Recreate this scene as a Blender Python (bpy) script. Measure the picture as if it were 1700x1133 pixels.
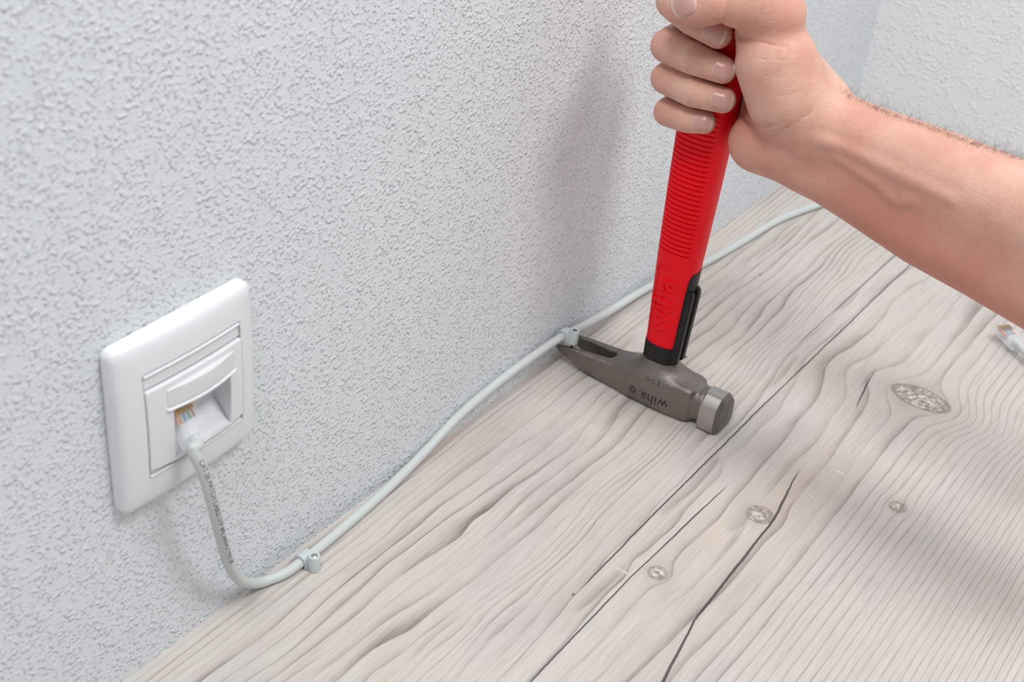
import bpy, bmesh, math, random
import numpy as np
from mathutils import Vector, Matrix

random.seed(4)
rng = np.random.default_rng(7)
for o in list(bpy.data.objects):
    bpy.data.objects.remove(o)
scene = bpy.context.scene
C0 = scene.collection

# ------------------------------------------------------------------ camera
IMC = np.array([850.0, 566.5])
VPZ = np.array([500.0, 3950.0])      # vanishing point of the verticals
VPY = np.array([2750.0, -800.0])     # vanishing point of the wall / grain direction
_a, _b = VPZ - IMC, VPY - IMC
FPX = math.sqrt(-(_a @ _b))
_dy = np.array([*_b, FPX]); _dy /= np.linalg.norm(_dy)
_dz = -np.array([*_a, FPX]); _dz /= np.linalg.norm(_dz)
_dx = np.cross(_dy, _dz)
RCAM = np.stack([_dx, _dy, _dz], 1)                  # world -> image axes (x right, y down, z forward)
CAM = np.array([0.37950572, 0.0, 0.52022718])

def ray(px, py):
    return RCAM.T @ np.array([px - IMC[0], py - IMC[1], FPX])
def at(px, py, axis, val):
    r = ray(px, py); t = (val - CAM[axis]) / r[axis]
    return CAM + t * r

cam_d = bpy.data.cameras.new('camera')
cam_d.sensor_width = 36.0
cam_d.lens = 36.0 * FPX / 1700.0
cam_d.clip_start = 0.01
cam_d.dof.use_dof = True
cam_d.dof.focus_distance = 0.775
cam_d.dof.aperture_fstop = 12.5
cam = bpy.data.objects.new('camera', cam_d)
C0.objects.link(cam)
M = Matrix.Identity(4)
for i, ax in enumerate((RCAM[0], -RCAM[1], -RCAM[2])):
    for j in range(3):
        M[j][i] = ax[j]
M.translation = Vector(CAM)
cam.matrix_world = M
scene.camera = cam

# ------------------------------------------------------------------ light
world = bpy.data.worlds.new('world'); scene.world = world
world.use_nodes = True
bg = world.node_tree.nodes['Background']
bg.inputs[0].default_value = (0.93, 0.97, 1.0, 1)
bg.inputs[1].default_value = 0.27

def area(name, loc, target, size, power, col=(1, 1, 1)):
    l = bpy.data.lights.new(name, 'AREA'); l.shape = 'DISK'; l.size = size
    l.energy = power; l.color = col
    o = bpy.data.objects.new(name, l); C0.objects.link(o)
    o.location = loc
    o.rotation_euler = (Vector(target) - Vector(loc)).to_track_quat('-Z', 'Y').to_euler()
    return o
area('softbox_lamp', (0.98, 0.60, 1.70), (0.05, 0.66, 0.1), 0.50, 16, (1.0, 0.995, 0.985))
area('overhead_lamp', (0.30, -0.34, 2.0), (0.15, 0.6, 0.05), 0.50, 15.5, (1.0, 1.0, 1.0))

vs = scene.view_settings
vs.view_transform = 'Standard'; vs.look = 'None'; vs.gamma = 1.0
vs.use_curve_mapping = False
vs.exposure = 0.03

# ------------------------------------------------------------------ helpers
def tag(o, label=None, cat=None, group=None, kind=None):
    if label: o['label'] = label
    if cat: o['category'] = cat
    if group: o['group'] = group
    if kind: o['kind'] = kind
    return o

def link(name, me, mat=None, parent=None, smooth=True):
    o = bpy.data.objects.new(name, me); C0.objects.link(o)
    if mat is not None:
        me.materials.clear(); me.materials.append(mat)
    if smooth:
        me.polygons.foreach_set('use_smooth', [True] * len(me.polygons))
    if parent is not None:
        o.parent = parent
        o.matrix_parent_inverse = parent.matrix_world.inverted()
    return o

def empty(name, loc=(0, 0, 0)):
    o = bpy.data.objects.new(name, None); C0.objects.link(o)
    o.location = loc; o.empty_display_size = 0.01
    bpy.context.view_layer.update()
    return o

def mesh(name, verts, faces):
    me = bpy.data.meshes.new(name)
    me.from_pydata([tuple(map(float, v)) for v in verts], [], [tuple(map(int, f)) for f in faces])
    me.validate(); me.update()
    return me

def np_mesh(name, V, Q):
    me = bpy.data.meshes.new(name)
    V = np.asarray(V, np.float32); Q = np.asarray(Q, np.int32)
    n = Q.shape[1]
    me.vertices.add(len(V)); me.vertices.foreach_set('co', V.ravel())
    me.loops.add(Q.size); me.loops.foreach_set('vertex_index', Q.ravel())
    me.polygons.add(len(Q))
    me.polygons.foreach_set('loop_start', np.arange(len(Q), dtype=np.int32) * n)
    me.update(calc_edges=True); me.validate()
    return me

def fix_normals(me):
    bm = bmesh.new(); bm.from_mesh(me)
    bmesh.ops.recalc_face_normals(bm, faces=bm.faces)
    bm.to_mesh(me); bm.free()
    return me

def box_me(name, lo, hi, bev=0.0, seg=2):
    bm = bmesh.new()
    bmesh.ops.create_cube(bm, size=1.0)
    for v in bm.verts:
        v.co = Vector([(lo[i] + hi[i]) / 2 + v.co[i] * (hi[i] - lo[i]) for i in range(3)])
    if bev > 0:
        bmesh.ops.bevel(bm, geom=bm.edges[:], offset=bev, segments=seg, affect='EDGES', profile=0.5)
    me = bpy.data.meshes.new(name); bm.to_mesh(me); bm.free()
    return me

def loft(rings, cap0=True, cap1=True, closed=True):
    n = len(rings[0]); V = np.concatenate(rings); F = []
    for r in range(len(rings) - 1):
        for i in range(n if closed else n - 1):
            j = (i + 1) % n
            F.append((r * n + i, r * n + j, (r + 1) * n + j, (r + 1) * n + i))
    if cap0: F.append(tuple(range(n))[::-1])
    if cap1: F.append(tuple((len(rings) - 1) * n + i for i in range(n)))
    return V, F

def smooth_by_angle(o, deg=40):
    me = o.data
    bm = bmesh.new(); bm.from_mesh(me)
    for e in bm.edges:
        if len(e.link_faces) == 2 and e.calc_face_angle(0) > math.radians(deg):
            e.smooth = False
    for f in bm.faces: f.smooth = True
    bm.to_mesh(me); bm.free()

def catmull(P, n=12):
    P = [np.array(p, float) for p in P]
    P = [2 * P[0] - P[1]] + P + [2 * P[-1] - P[-2]]
    out = []
    for i in range(1, len(P) - 2):
        p0, p1, p2, p3 = P[i - 1:i + 3]
        # centripetal parametrisation keeps the cable free of loops
        t0 = 0.0
        t1 = t0 + np.linalg.norm(p1 - p0) ** .5
        t2 = t1 + np.linalg.norm(p2 - p1) ** .5
        t3 = t2 + np.linalg.norm(p3 - p2) ** .5
        for t in np.linspace(t1, t2, n, endpoint=False):
            A1 = (t1 - t) / (t1 - t0) * p0 + (t - t0) / (t1 - t0) * p1
            A2 = (t2 - t) / (t2 - t1) * p1 + (t - t1) / (t2 - t1) * p2
            A3 = (t3 - t) / (t3 - t2) * p2 + (t - t2) / (t3 - t2) * p3
            B1 = (t2 - t) / (t2 - t0) * A1 + (t - t0) / (t2 - t0) * A2
            B2 = (t3 - t) / (t3 - t1) * A2 + (t - t1) / (t3 - t1) * A3
            out.append((t2 - t) / (t2 - t1) * B1 + (t - t1) / (t2 - t1) * B2)
    out.append(P[-2])
    return np.array(out)

def frames(path, up=(0, 0, 1)):
    T = np.gradient(path, axis=0); T /= np.linalg.norm(T, axis=1)[:, None]
    N = np.zeros_like(T)
    n = np.array(up, float); n -= T[0] * (n @ T[0])
    if np.linalg.norm(n) < 1e-3:
        n = np.array([1.0, 0, 0]); n -= T[0] * (n @ T[0])
    for i in range(len(T)):
        n = n - T[i] * (n @ T[i]); n /= np.linalg.norm(n); N[i] = n
    return T, N, np.cross(T, N)

def tube_me(name, path, r, seg=20):
    path = np.asarray(path, float)
    T, N, B = frames(path)
    rr = np.broadcast_to(r, (len(path),))
    ang = np.linspace(0, 2 * math.pi, seg, endpoint=False)
    rings = [path[i] + rr[i] * (np.cos(ang)[:, None] * N[i] + np.sin(ang)[:, None] * B[i]) for i in range(len(path))]
    V, F = loft(rings)
    return mesh(name, V, F)

def text_me(body, size, extrude=0.0, offset=0.0, spacing=1.0):
    cu = bpy.data.curves.new('txt', 'FONT'); cu.body = body; cu.size = size
    cu.extrude = extrude; cu.offset = offset; cu.space_character = spacing
    cu.align_x = 'CENTER'; cu.align_y = 'CENTER'; cu.resolution_u = 4
    o = bpy.data.objects.new('txt', cu); C0.objects.link(o)
    dg = bpy.context.evaluated_depsgraph_get()
    me = bpy.data.meshes.new_from_object(o.evaluated_get(dg))
    bpy.data.objects.remove(o); bpy.data.curves.remove(cu)
    return me

def map_mesh(me, fn):
    n = len(me.vertices); co = np.empty(n * 3, np.float32)
    me.vertices.foreach_get('co', co); co = co.reshape(-1, 3)
    me.vertices.foreach_set('co', np.asarray(fn(co.astype(float)), np.float32).ravel()); me.update()
    return me

def slice_mesh(me, axis, step):
    bm = bmesh.new(); bm.from_mesh(me)
    c = [v.co[axis] for v in bm.verts]
    no = [0, 0, 0]; no[axis] = 1
    for k in np.arange(min(c) + step, max(c), step):
        p = [0, 0, 0]; p[axis] = k
        bmesh.ops.bisect_plane(bm, geom=bm.verts[:] + bm.edges[:] + bm.faces[:], plane_co=p, plane_no=no)
    bmesh.ops.triangulate(bm, faces=bm.faces[:])
    bm.to_mesh(me); bm.free()
    return me

# ---- node expression builder -------------------------------------------------
class NT:
    def __init__(s, name):
        s.mat = bpy.data.materials.new(name); s.mat.use_nodes = True
        s.t = s.mat.node_tree; s.n = s.t.nodes; s.l = s.t.links
        s.bsdf = s.n['Principled BSDF']
    def node(s, typ, **kw):
        nd = s.n.new(typ)
        for k, v in kw.items(): setattr(nd, k, v)
        return nd
    def put(s, v, sock):
        if isinstance(v, E_): s.l.new(v.s, sock)
        elif hasattr(v, 'is_output'): s.l.new(v, sock)
        else: sock.default_value = v
    def m(s, op, a, b=None, c=None, clamp=False):
        nd = s.node('ShaderNodeMath', operation=op, use_clamp=clamp)
        for i, v in enumerate((a, b, c)):
            if v is not None: s.put(v, nd.inputs[i])
        return E_(s, nd.outputs[0])
    def pos(s):
        nd = s.node('ShaderNodeTexCoord'); sp = s.node('ShaderNodeSeparateXYZ')
        s.l.new(nd.outputs['Object'], sp.inputs[0])
        return [E_(s, o) for o in sp.outputs], nd.outputs['Object']
    def vec(s, x, y, z):
        nd = s.node('ShaderNodeCombineXYZ')
        for i, v in enumerate((x, y, z)): s.put(v, nd.inputs[i])
        return nd.outputs[0]
    def noise(s, vec, scale, detail=2.0, rough=0.5, dist=0.0):
        nd = s.node('ShaderNodeTexNoise'); s.l.new(vec, nd.inputs['Vector'])
        nd.inputs['Scale'].default_value = scale; nd.inputs['Detail'].default_value = detail
        nd.inputs['Roughness'].default_value = rough; nd.inputs['Distortion'].default_value = dist
        return E_(s, nd.outputs[0])
    def voronoi(s, vec, scale, feature='F1'):
        nd = s.node('ShaderNodeTexVoronoi', feature=feature); s.l.new(vec, nd.inputs['Vector'])
        nd.inputs['Scale'].default_value = scale
        return E_(s, nd.outputs[0])
    def step(s, v, lo, hi):
        nd = s.node('ShaderNodeMapRange', interpolation_type='SMOOTHSTEP')
        s.put(v, nd.inputs[0]); s.put(lo, nd.inputs[1]); s.put(hi, nd.inputs[2])
        return E_(s, nd.outputs[0])
    def curve(s, v, lo, hi, pts, ymax):
        x = (v - lo) / (hi - lo)
        nd = s.node('ShaderNodeFloatCurve'); s.put(x, nd.inputs[1])
        c = nd.mapping.curves[0]
        while len(c.points) < len(pts): c.points.new(0.5, 0.5)
        for p, (a, b) in zip(c.points, pts):
            p.location = ((a - lo) / (hi - lo), b / ymax); p.handle_type = 'VECTOR'
        nd.mapping.update()
        return E_(s, nd.outputs[0]) * ymax
    def mix(s, f, a, b):
        nd = s.node('ShaderNodeMix', data_type='RGBA')
        s.put(f, nd.inputs[0]); s.put(a, nd.inputs[6]); s.put(b, nd.inputs[7])
        return nd.outputs[2]
    def bump(s, h, dist, strength=1.0, normal=None):
        nd = s.node('ShaderNodeBump'); s.put(h, nd.inputs['Height'])
        nd.inputs['Distance'].default_value = dist; nd.inputs['Strength'].default_value = strength
        if normal is not None: s.l.new(normal, nd.inputs['Normal'])
        s.l.new(nd.outputs[0], s.bsdf.inputs['Normal'])
        return nd.outputs[0]

class E_:
    def __init__(s, t, sock): s.t = t; s.s = sock
    def __add__(s, o): return s.t.m('ADD', s, o)
    __radd__ = __add__
    def __sub__(s, o): return s.t.m('SUBTRACT', s, o)
    def __rsub__(s, o): return s.t.m('SUBTRACT', o, s)
    def __mul__(s, o): return s.t.m('MULTIPLY', s, o)
    __rmul__ = __mul__
    def __truediv__(s, o): return s.t.m('DIVIDE', s, o)
    def __pow__(s, o): return s.t.m('POWER', s, o)
    def abs(s): return s.t.m('ABSOLUTE', s)
    def fract(s): return s.t.m('FRACT', s)
    def exp(s): return s.t.m('EXPONENT', s)
    def tanh(s): return s.t.m('TANH', s)
    def sqrt(s): return s.t.m('SQRT', s)
    def sin(s): return s.t.m('SINE', s)
    def max(s, o): return s.t.m('MAXIMUM', s, o)
    def min(s, o): return s.t.m('MINIMUM', s, o)
    def clamp(s): return s.t.m('ADD', s, 0.0, clamp=True)

def lin(r, g, b):
    f = lambda c: ((c / 255 + 0.055) / 1.055) ** 2.4 if c / 255 > 0.04045 else c / 255 / 12.92
    return (f(r), f(g), f(b), 1.0)

def simple(name, rgb, rough=0.5, metal=0.0, spec=0.5, bump=None, vary=0.0, trans=0.0, ior=1.45, sss=0.0):
    t = NT(name); B = t.bsdf
    (X, Y, Z), v = t.pos()
    col = lin(*rgb)
    n = t.noise(v, 60.0, 3.0)
    k = [max(0, c * (1 - vary)) for c in col[:3]] + [1]
    k2 = [min(1, c * (1 + vary)) for c in col[:3]] + [1]
    t.l.new(t.mix(n, tuple(k), tuple(k2)), B.inputs['Base Color'])
    B.inputs['Roughness'].default_value = rough; B.inputs['Metallic'].default_value = metal
    B.inputs['Specular IOR Level'].default_value = spec; B.inputs['IOR'].default_value = ior
    B.inputs['Transmission Weight'].default_value = trans
    if sss:
        B.inputs['Subsurface Weight'].default_value = sss
        B.inputs['Subsurface Radius'].default_value = (1, 1, 1)
        B.inputs['Subsurface Scale'].default_value = 0.001
    if bump:
        t.bump(t.noise(v, bump[0], 3.0), bump[1])
    return t.mat

# ------------------------------------------------------------------ materials
def mat_stucco(name, rgb, scale=1.0, depth=0.00085):
    t = NT(name); B = t.bsdf
    (X, Y, Z), v = t.pos()
    n1 = t.noise(v, 430 * scale, 1.5, 0.5, 0.2)
    n2 = t.noise(v, 120 * scale, 2.0, 0.5, 0.2)
    n3 = t.noise(v, 24.0, 2.0)
    m_ = n1 + (n2 - 0.5) * 0.45
    grains = t.step(m_, 0.46, 0.80)
    fine = t.noise(v, 750 * scale, 2.0, 0.6)
    h = grains + fine * 0.06 + n2 * 0.25
    t.bump(h, depth)
    c = lin(*rgb); c2 = tuple(x * 0.96 for x in c[:3]) + (1,)
    t.l.new(t.mix(n3, c, c2), B.inputs['Base Color'])
    B.inputs['Roughness'].default_value = 0.75
    B.inputs['Specular IOR Level'].default_value = 0.25
    return t.mat

def mat_wood():
    t = NT('limed_wood'); B = t.bsdf
    (x, y, z), v = t.pos()
    X = x * 1000.0; Y = y * 1000.0
    # slow wander of the grain and fine fibre wobble
    lo = t.noise(t.vec(X * 0.011, Y * 0.0030, 3.3), 1.0, 2.0, 0.45) - 0.5
    mid = t.noise(t.vec(X * 0.035, Y * 0.012, 8.1), 1.0, 2.0, 0.5) - 0.5
    fib = t.noise(t.vec(X * 0.9, Y * 0.035, 1.7), 1.0, 3.0, 0.6) - 0.5
    calm = t.curve(X, 0, 420, [(0, 0.12), (20, 0.18), (45, 1.0), (160, 1.0), (195, 0.55), (235, 0.14), (420, 0.10)], 1.0)
    Xw = X + lo * 46.0 * calm + mid * 15.0 * (calm * 0.92 + 0.04) + fib * 0.8
    # knots push the grain aside: (x, y, half width across, half length along, push)
    KN = [(209.5, 781.4, 19.0, 11.0, 17.0), (180.3, 603.8, 7.5, 7.5, 6.0), (240.2, 665.3, 5.0, 5.0, 3.2), (159.1, 522.3, 5.0, 5.0, 5.5)]
    kd = []
    for kx, ky, rx, ry, push in KN:
        dx = X - kx; dy = Y - ky
        w = (0.0 - (dy / (ry * 1.9)) ** 2.0).exp() if False else t.m('EXPONENT', (dy / (ry * 1.9)) * (dy / (ry * 1.9)) * -1.0)
        fall = t.m('EXPONENT', (dx / (push * 3.4)) * (dx / (push * 3.4)) * -1.0)
        Xw = Xw - (dx / (rx * 0.6)).tanh() * w * fall * (push * 0.95)
        kd.append(((dx / rx) * (dx / rx) + (dy / ry) * (dy / ry)).sqrt() + (mid * 0.5 + fib * 0.25))
    # ring density: close rings by the wall, broad cathedrals, close again on the right
    g = t.curve(Xw, -40, 460, [(-40, 0), (0, 9), (24, 14.5), (60, 18.5), (88, 21.5), (112, 27.0), (132, 29.2), (205, 34.0), (225, 36.2), (262, 42.5), (300, 51.0), (340, 61.5), (460, 93)], 100.0)
    ph = g.fract()
    broad = t.noise(t.vec(X * 0.02, Y * 0.006, 5.5), 1.0, 2.0)
    ring = g - ph
    rid = t.noise(t.vec(ring * 7.31, Y * 0.0035, 6.0), 1.0, 1.0)
    rid2 = t.noise(t.vec(ring * 5.17, Y * 0.0030, 16.0), 1.0, 1.0)
    rmask = t.step(X, 200.0, 240.0)
    kexp = 2.2 + t.step(rid, 0.30, 0.70) * 13.0 * (1.0 - rmask) + rmask * 8.5
    line = (ph ** kexp)
    edge = t.step(ph, 1.0, 0.965)          # soft trailing edge
    line = line * edge
    amp = t.step(t.noise(t.vec(X * 0.03, Y * 0.010, 2.2), 1.0, 3.0, 0.6), 0.28, 0.62) * 0.75 + 0.25
    per = (t.step(rid2, 0.25, 0.65) * 0.8 + 0.3) * amp
    line = (line * (per * (1.0 - rmask) + rmask * (amp * 0.30 + 0.65)) * (fib * 1.5 + 1.0)).clamp()
    # base tones
    warm = t.step(t.noise(t.vec(X * 0.022, Y * 0.007, 11.0), 1.0, 3.0, 0.6), 0.50, 0.72)
    cool = t.step(t.noise(t.vec(X * 0.018, Y * 0.008, 21.0), 1.0, 3.0, 0.6), 0.45, 0.75)
    fibre = t.noise(t.vec(X * 1.6, Y * 0.05, 4.0), 1.0, 4.0, 0.7)
    streak = t.step(X, 150.0, 185.0) * t.step(X, 225.0, 190.0) * t.step(fibre, 0.42, 0.62) * t.step(broad, 0.35, 0.55)
    col = t.mix(warm * 0.7, lin(198, 191, 186), lin(201, 187, 172))
    col = t.mix(streak * 0.45, col, lin(204, 177, 148))
    col = t.mix(cool * 0.65, col, lin(180, 175, 174))
    col = t.mix(t.step(fibre, 0.35, 0.8) * 0.34, col, lin(222, 218, 214))
    col = t.mix(t.step(fibre, 0.5, 0.2) * 0.30, col, lin(150, 140, 134))
    fib2 = t.noise(t.vec(X * 0.55, Y * 0.016, 14.0), 1.0, 4.0, 0.65)
    col = t.mix(t.step(fib2, 0.50, 0.72) * 0.35, col, lin(220, 215, 210))
    col = t.mix(t.step(fib2, 0.48, 0.26) * 0.32, col, lin(158, 146, 140))
    for qx, qy, hx, hy, st in ((135.5, 602, 4.5, 42, .55), (141.5, 492, 3.2, 26, .55), (119.0, 862, 5.5, 24, .35), (172.0, 594, 5.0, 17, .4), (42.0, 905, 2.6, 42, .45),
                               (66.0, 640, 4.0, 34, .30), (96.0, 800, 3.5, 30, .3), (126.0, 745, 3.0, 26, .45), (30.0, 440, 2.5, 36, .25)):
        ex = (X + (mid * 10.0) - qx) / hx; ey = (Y - qy) / hy
        dd = (ex * ex + ey * ey).sqrt() + fib * 0.7
        pm_ = t.step(dd, 1.05, 0.75) * t.step(ex, -1.2, 0.9) * (t.step(fibre, 0.3, 0.6) * 0.6 + 0.4)
        col = t.mix((pm_ * (st * 1.2)).clamp(), col, lin(126, 116, 112))
    col = t.mix((line * 0.95).clamp(), col, lin(122, 110, 105))
    # grey-brown smears that follow broad rings
    sm = t.step(t.noise(t.vec(Xw * 0.05, Y * 0.008, 31.0), 1.0, 3.0, 0.6), 0.46, 0.66) * ph * ph * (1.0 - rmask) * (t.step(fibre, 0.35, 0.6) * 0.7 + 0.5)
    col = t.mix((sm * 0.62).clamp(), col, lin(140, 130, 124))
    mott = t.noise(t.vec(X * 0.35, Y * 0.35, 0.7), 1.0, 3.0, 0.65)
    # knots
    for (kx, ky, rx, ry, push), d in zip(KN, kd):
        inside = t.step(d, 1.08, 0.90)
        rings = ((d * (9.0 + rx * 0.25)).sin() * 0.5 + 0.5)
        kc = t.mix(t.step(mott, 0.40, 0.6), lin(142, 128, 121), lin(216, 209, 204))
        kc = t.mix(rings * t.step(d, 0.45, 0.7) * 0.75, kc, lin(150, 138, 130))
        col = t.mix(inside * 0.92, col, kc)
        rim = t.step((d - 1.02).abs(), 0.13, 0.02)
        col = t.mix(rim * 0.7, col, lin(126, 112, 104))
        halo = t.step(d, 2.4, 1.1) * (1.0 - inside)
        col = t.mix(halo * 0.28, col, lin(178, 168, 160))
    # long drying cracks (x centre as a function of y, half width mm, y range)
    def crack(pts, hw, y0, y1, wob=1.2, gate=None):
        xc = t.curve(Y, 380, 1000, pts, 260.0)
        nz = (t.noise(t.vec(Y * 0.05, hw * 13.0, 1.0), 1.0, 4.0, 0.75) - 0.5) * wob * 1.5
        wv = t.noise(t.vec(Y * 0.02, hw * 7.0, 9.0), 1.0, 1.0)
        wd = t.step(Y, y0, y0 + 40) * t.step(Y, y1, y1 - 60) * (wv * 1.3 + 0.25) * hw
        return t.step((X - xc + nz).abs(), wd + 0.28, wd) * t.step(wd, 0.06, 0.2)
    CR = [crack([(380, 134.5), (447, 134.0), (560, 132.6), (690, 132.4), (886, 134.7), (1000, 136.5)], 0.42, 470, 1010),
          crack([(380, 150.0), (509, 149.4), (568, 151.3), (700, 156), (1000, 160)], 0.34, 330, 640, 0.8),
          crack([(380, 208), (456, 200.8), (504, 192.4), (587, 189.0), (604, 188.6), (647, 181.2), (665, 178.4), (1000, 150)], 0.75, 390, 672, 1.4),
          crack([(380, 200), (732, 181.7), (774, 174.3), (812, 171.0), (1000, 160)], 0.45, 724, 815, 1.2),
          crack([(380, 120), (700, 117.0), (800, 118.5), (950, 121), (1000, 122)], 0.25, 760, 1010, 0.6)]
    for c in CR:
        col = t.mix((c * 0.88).clamp(), col, lin(58, 54, 56))
    # worm holes, pale scratches across the grain
    vo = t.voronoi(t.vec(X * 0.020, Y * 0.013, 0.0), 1.0)
    spk = t.step(vo, 0.030, 0.016)
    col = t.mix(spk * 0.85, col, lin(70, 62, 60))
    vo2 = t.voronoi(t.vec(X * 0.010 + 7.0, Y * 0.055, 2.0), 1.0)
    col = t.mix(t.step(vo2, 0.05, 0.03) * 0.7 * t.step(fibre, 0.3, 0.6), col, lin(232, 230, 226))
    t.l.new(col, B.inputs['Base Color'])
    t.bump(t.noise(t.vec(X * 1.6, Y * 0.05, 4.0), 1.0, 2.0, 0.7), 0.00006, 0.8)
    B.inputs['Roughness'].default_value = 0.55
    B.inputs['Specular IOR Level'].default_value = 0.35
    return t.mat

MW = mat_stucco('white_plaster', (226, 231, 235))
MW2 = mat_stucco('white_plaster_far', (238, 239, 241), 0.75, 0.0006)
MWOOD = mat_wood()
M_PLATE = simple('white_plastic', (228, 230, 233), 0.32, vary=0.01)
M_LABEL = simple('label_paper', (222, 222, 224), 0.30, vary=0.01)
M_CABLE = simple('grey_pvc', (200, 206, 205), 0.42, vary=0.02)
M_PRINT = simple('grey_ink', (92, 98, 108), 0.6)
M_CLIP = simple('pale_grey_clip_plastic', (196, 205, 205), 0.40, vary=0.02)
M_NAIL = simple('zinc_nail', (190, 190, 190), 0.28, 1.0)
M_NAILD = simple('dark_steel_nail', (110, 110, 112), 0.35, 1.0)
M_CLEAR = simple('clear_polycarbonate', (236, 240, 242), 0.08)
M_CLEAR.node_tree.nodes['Principled BSDF'].inputs['Alpha'].default_value = 0.24
M_GOLD = simple('gold_contact', (205, 165, 90), 0.3, 1.0)
M_DARK = simple('dark_plastic', (40, 42, 44), 0.5)

# ------------------------------------------------------------------ setting
YB = 1.135                       # back wall
fl = box_me('floor', (-0.04, -0.7, -0.02), (1.9, YB + 0.05, 0.0))
floor = tag(link('floor', fl, MWOOD, smooth=False), kind='structure',
            label='pale limed wood floor board with dark cracks and knots')
# left wall: slab with a recess for the socket
HY, HZ = (0.3185, 0.3545), (0.1225, 0.1525)
ys = [-0.8, HY[0], HY[1], YB]; zs = [0.0, HZ[0], HZ[1], 1.7]
V = []; F = []
for yy in ys:
    for zz in zs: V.append((0, yy, zz))
idx = lambda a, b: a * 4 + b
for a in range(3):
    for b in range(3):
        if (a, b) != (1, 1): F.append((idx(a, b), idx(a + 1, b), idx(a + 1, b + 1), idx(a, b + 1)))
base = len(V)
for a, b in ((1, 1), (2, 1), (2, 2), (1, 2)): V.append((-0.03, ys[a], zs[b]))
hole = [idx(1, 1), idx(2, 1), idx(2, 2), idx(1, 2)]
for i in range(4):
    j = (i + 1) % 4; F.append((hole[i], hole[j], base + j, base + i))
F.append((base, base + 1, base + 2, base + 3))
wb = len(V)
V += [(-0.06, -0.8, 0), (-0.06, YB, 0), (-0.06, YB, 1.7), (-0.06, -0.8, 1.7)]
F.append((wb, wb + 3, wb + 2, wb + 1))
wall_left = tag(link('wall_left', mesh('wall_left', V, F), MW, smooth=False), kind='structure',
                label='white roughcast plaster wall carrying the network socket')
wall_back = tag(link('wall_back', box_me('wall_back', (-0.06, YB, 0.0), (1.9, YB + 0.05, 1.7)), MW2, smooth=False),
                kind='structure', label='smoother white wall meeting the plaster wall at the corner')

# ------------------------------------------------------------------ network socket
def rrect(y0, y1, z0, z1, r, n=8):
    out = []
    for cy, cz, a0 in ((y1 - r, z1 - r, 0), (y0 + r, z1 - r, 90), (y0 + r, z0 + r, 180), (y1 - r, z0 + r, 270)):
        for k in range(n + 1):
            a = math.radians(a0 + 90 * k / n); out.append((cy + r * math.cos(a), cz + r * math.sin(a)))
    return np.array(out)

PY0, PY1, PZ0, PZ1 = 0.2925, 0.3720, 0.1050, 0.1910
pcy, pcz = (PY0 + PY1) / 2, (PZ0 + PZ1) / 2
def pillow(y, z):
    u = (y - pcy) / ((PY1 - PY0) / 2); v = (z - pcz) / ((PZ1 - PZ0) / 2)
    return 0.0022 * (1 - np.clip(u, -1, 1) ** 2) + 0.0022 * (1 - np.clip(v, -1, 1) ** 2)
def ring3(yz, x, pill=1.0):
    return np.stack([x + pill * pillow(yz[:, 0], yz[:, 1]), yz[:, 0], yz[:, 1]], 1)
MY0, MY1, MZ0, MZ1 = 0.3055, 0.3620, 0.1205, 0.1755        # insert
def dens(yz, m=4):
    out = []
    for i in range(len(yz)):
        a, b = yz[i], yz[(i + 1) % len(yz)]
        for k in range(m): out.append(a + (b - a) * k / m)
    return np.array(out)
rings = []
for ins, x, pl, r in ((0, 0.0004, 0, 4.0), (0, 0.0045, 0.6, 4.0), (0.5, 0.0058, 0.7, 3.8), (1.6, 0.0066, 0.85, 3.4), (4, 0.0070, 0.95, 3.0), (8, 0.0072, 1, 2.5)):
    i = ins / 1000
    rings.append(ring3(dens(rrect(PY0 + i, PY1 - i, PZ0 + i, PZ1 - i, r / 1000)), x, pl))
for ex, x, pl in ((0.4, 0.0072, 1), (0.0, 0.0068, 1), (-0.01, 0.0015, 0)):
    e = ex / 1000
    rings.append(ring3(dens(rrect(MY0 - e, MY1 + e, MZ0 - e, MZ1 + e, 0.0012)), x, pl))
socket = empty('network_socket', (0.0, pcy, PZ0))
tag(socket, 'white square network wall socket with a cable plugged in', 'socket')
V, F = loft(rings, cap0=True, cap1=False)
o = link('frame', fix_normals(mesh('frame', V, F)), M_PLATE, socket); smooth_by_angle(o, 35)

# insert with the opening: surround, upper strip, label window, sloping jack
OY0, OY1, OZ0, OZ1 = 0.3195, 0.3532, 0.1240, 0.1512
g_ = 0.0004
def grid_ring(outer, inner, xo, xi):
    return [ring3(dens(outer, 3), xo), ring3(dens(inner, 3), xi)]
TZ = 0.1670
o_out = rrect(MY0 + g_, MY1 - g_, MZ0 + 0.0045, TZ, 0.0008)
o_in = rrect(OY0, OY1, OZ0, OZ1, 0.0006)
rg = [ring3(dens(o_out), 0.0005, 0), ring3(dens(o_out), 0.0074, 1),
      ring3(dens(rrect(MY0 + g_ + .0005, MY1 - g_ - .0005, MZ0 + .005, TZ - .0005, 0.0008)), 0.0078, 1),
      ring3(dens(rrect(OY0 - .0004, OY1 + .0004, OZ0 - .0004, OZ1 + .0004, 0.0008)), 0.0078, 1),
      ring3(dens(o_in), 0.0074, 1), ring3(dens(o_in), -0.020, 0)]
V, F = loft(rg, cap0=False, cap1=True)
o = link('jack_cover', fix_normals(mesh('jack_cover', V, F)), M_PLATE, socket); smooth_by_angle(o, 30)
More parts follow.
